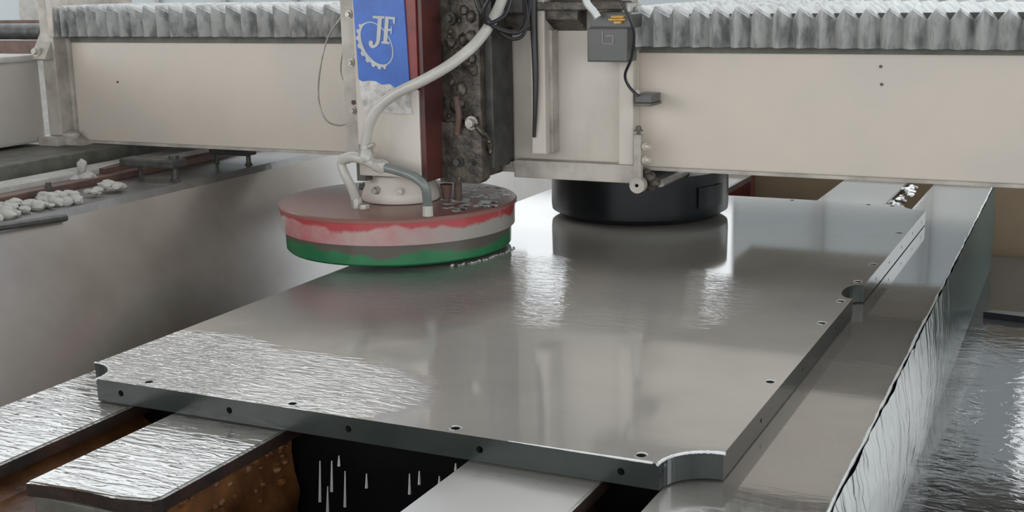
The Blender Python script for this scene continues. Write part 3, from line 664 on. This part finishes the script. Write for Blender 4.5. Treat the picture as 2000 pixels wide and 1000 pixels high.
bm = B(); a = PY(1290, 358, 3.5); b = PY(1345, 334, 4.0); d = (b - a); tube(bm, [a, a.lerp(b, .5), b], .012, 8, 2); tag(link('shiny_rod', bm, M['zinc'], loc=tuple(a + Vector((0, 0, ZO))), smooth=True), 'short bright steel rod sloping up under the girder by the link arm', 'rod')

# ---------------------------------------------------------------- rail, clamps and mud on the side wall
pd = thing('rail_pedestal', 'dark low pedestal under the end truck left of the rail bar', 'pedestal', (-3.6, 3.0, ZW))
bm = B(); box(bm, -4.1, -3.20, -1, 9.5, ZW, .252, .004); link('pedestal_block', bm, M['strip'], pd)
rb = thing('gantry_rail', 'flat rusty rail bar lying along the top of the left side wall', 'rail', (-2.93, 3.0, ZW))
bm = B(); box(bm, -3.02, -2.96, .5, 6.5, ZW, ZW + .022, .003); link('rail_bar', bm, M['rust_flat'], rb)
bm = B(); box(bm, -3.12, -3.02, .5, 6.5, ZW, ZW + .04, .004); link('base_bar', bm, M['chalk'], rb)
def clamp(label, X, Y, s=1.0, arm=True):
    t = thing('rail_clamp', label, 'clamp', (X, Y, ZW), 'clamps on the left side wall')
    bm = B(); cyl(bm, (X, Y, ZW), .010 * s, .008 * s, (0, 0, .06 * s), 10); cyl(bm, (X, Y, ZW), .016 * s, .008 * s, (0, 0, .012), 10); link('stud', bm, M['steel_dark'], t, smooth=True)
    bm = B(); hexbolt(bm, (X, Y, ZW + .055 * s), .014 * s, (0, 0, 1), .016); link('nut', bm, M['steel_dark'], t)
    if arm:
        bm = B(); box(bm, X - .16 * s, X + .018 * s, Y - .03 * s, Y + .03 * s, ZW + .036 * s, ZW + .058 * s, .006); link('arm', bm, M['steel_dark'], t)
    return t
q = PZ(343, 354, ZW); clamp('dark clamp with thick arm, nearest of those under the girder', q.x, q.y, 1.25)
q = PZ(486, 322, ZW); clamp('dark clamp with arm far along the left wall', q.x, q.y, .95)
q = PZ(424, 318, ZW); clamp('small bare dark stud between the two armed clamps', q.x, q.y, .7, False)
q = PZ(97, 388, ZW); t = clamp('short reddish stud among white mud lumps', q.x, q.y, .62, False)
q = PZ(275, 345, ZW); clamp('slim stud beside the brown bar end', q.x, q.y, .8, False)
q = PZ(263, 306, ZW); bm = B(); box(bm, q.x - .02, q.x + .02, q.y, q.y + .04, ZW, ZW + .075, .004); tag(link('upright_block', bm, M['steel_dark'], loc=(q.x, q.y, ZW + ZO)), 'narrow dark upright block under the girder left of the clamps', 'block')
a, b = PZ(195, 352, ZW), PZ(272, 332, ZW)
bm = B(); prism(bm, [(a.x, a.y), (a.x + .03, a.y), (b.x + .03, b.y), (b.x, b.y)], 'z', ZW, ZW + .04); tag(link('brown_bar', bm, M['rust_flat'], loc=(a.x, a.y, ZW + ZO)), 'short brown bar on the wall ledge right of the white lumps', 'bar')
rr = random.Random(11)
bm = B()
for i in range(60):
    x = rr.uniform(-20, 150); y = 412 - (x) * .22 + rr.uniform(-10, 12); q = PZ(x, y, ZW + .01); lump(bm, q, rr.uniform(.010, .026), i, .7)
tag(link('mud_crust', bm, M['chalk'], loc=(-2.75, 2.6, ZW + ZO), smooth=True), 'heap of whitish dried mud along the wall edge at far left', 'mud', kind='stuff')
for nm, (x, y, r), lab in (('a', (165, 352, .042), 'large whitish mud lump topped with a small peak'), ('b', (222, 368, .034), 'rounded beige mud lump right of the peaked lump'), ('c', (185, 376, .022), 'flat small white mud lump at the wall edge')):
    bm = B(); q = PZ(x, y, ZW + .012)
    for i in range(7): lump(bm, q + Vector((rr.uniform(-.8, .8) * r, rr.uniform(-.8, .8) * r, rr.uniform(0, .4) * r)), r * rr.uniform(.4, .8), i + 20, .6)
    if nm == 'a': lump(bm, q + Vector((-.005, 0, .045)), .016, 3, 1.6)
    tag(link('mud_lump', bm, M['chalk'], loc=(q.x, q.y, ZW + ZO), smooth=True), lab, 'mud')
a, b = PX(-30, 448, XW + .012), PX(128, 425, XW + .012)
bm = B(); tube(bm, [a, a.lerp(b, .5), b], .011, 8, 2); tag(link('steel_bar', bm, M['steel_dark'], loc=tuple(a + Vector((0, 0, ZO))), smooth=True), 'dark round bar fixed along the wall face edge at far left', 'bar')

# ---------------------------------------------------------------- background at upper left
bm = B(); a = PY(-40, 62, 6.5); b = PY(125, 60, 6.5)
tube(bm, [(a.x - 1.5, 6.5, a.z), (b.x + .4, 6.5, b.z - .003)], .055, 16, 1); tag(link('long_pipe', bm, M['steel_dark'], loc=(a.x, 6.5, a.z + ZO), smooth=True), 'long dark horizontal pipe behind the girder end', 'pipe')
bm = B(); a = PY(-60, 43, 6.6); box(bm, a.x - 1.5, b.x + .45, 6.56, 6.62, a.z - .01, a.z + .012); box(bm, a.x - 1.5, b.x + .45, 6.45, 6.7, a.z - .22, a.z - .13); box(bm, b.x + .25, b.x + .37, 6.5, 6.62, -ZO, a.z - .22); box(bm, a.x - 1.4, a.x - 1.28, 6.5, 6.62, -ZO, a.z - .22)
tag(link('steel_beam', bm, M['rust_flat'], loc=(a.x, 6.6, a.z + ZO)), 'flat reddish and grey beam along the dark pipe', 'beam')
bm = B(); a = PY(38, 40, 7.5); b = PY(112, 0, 7.5); box(bm, a.x, b.x + .3, 7.5, 7.9, -ZO, b.z + .5, .01); tag(link('pale_cabinet', bm, M['chalk'], loc=(a.x, 7.7, 0)), 'tall pale grey cabinet behind the dark pipe', 'cabinet')

for o in list(bpy.data.objects):
    if '_flat' in o: del o['_flat']
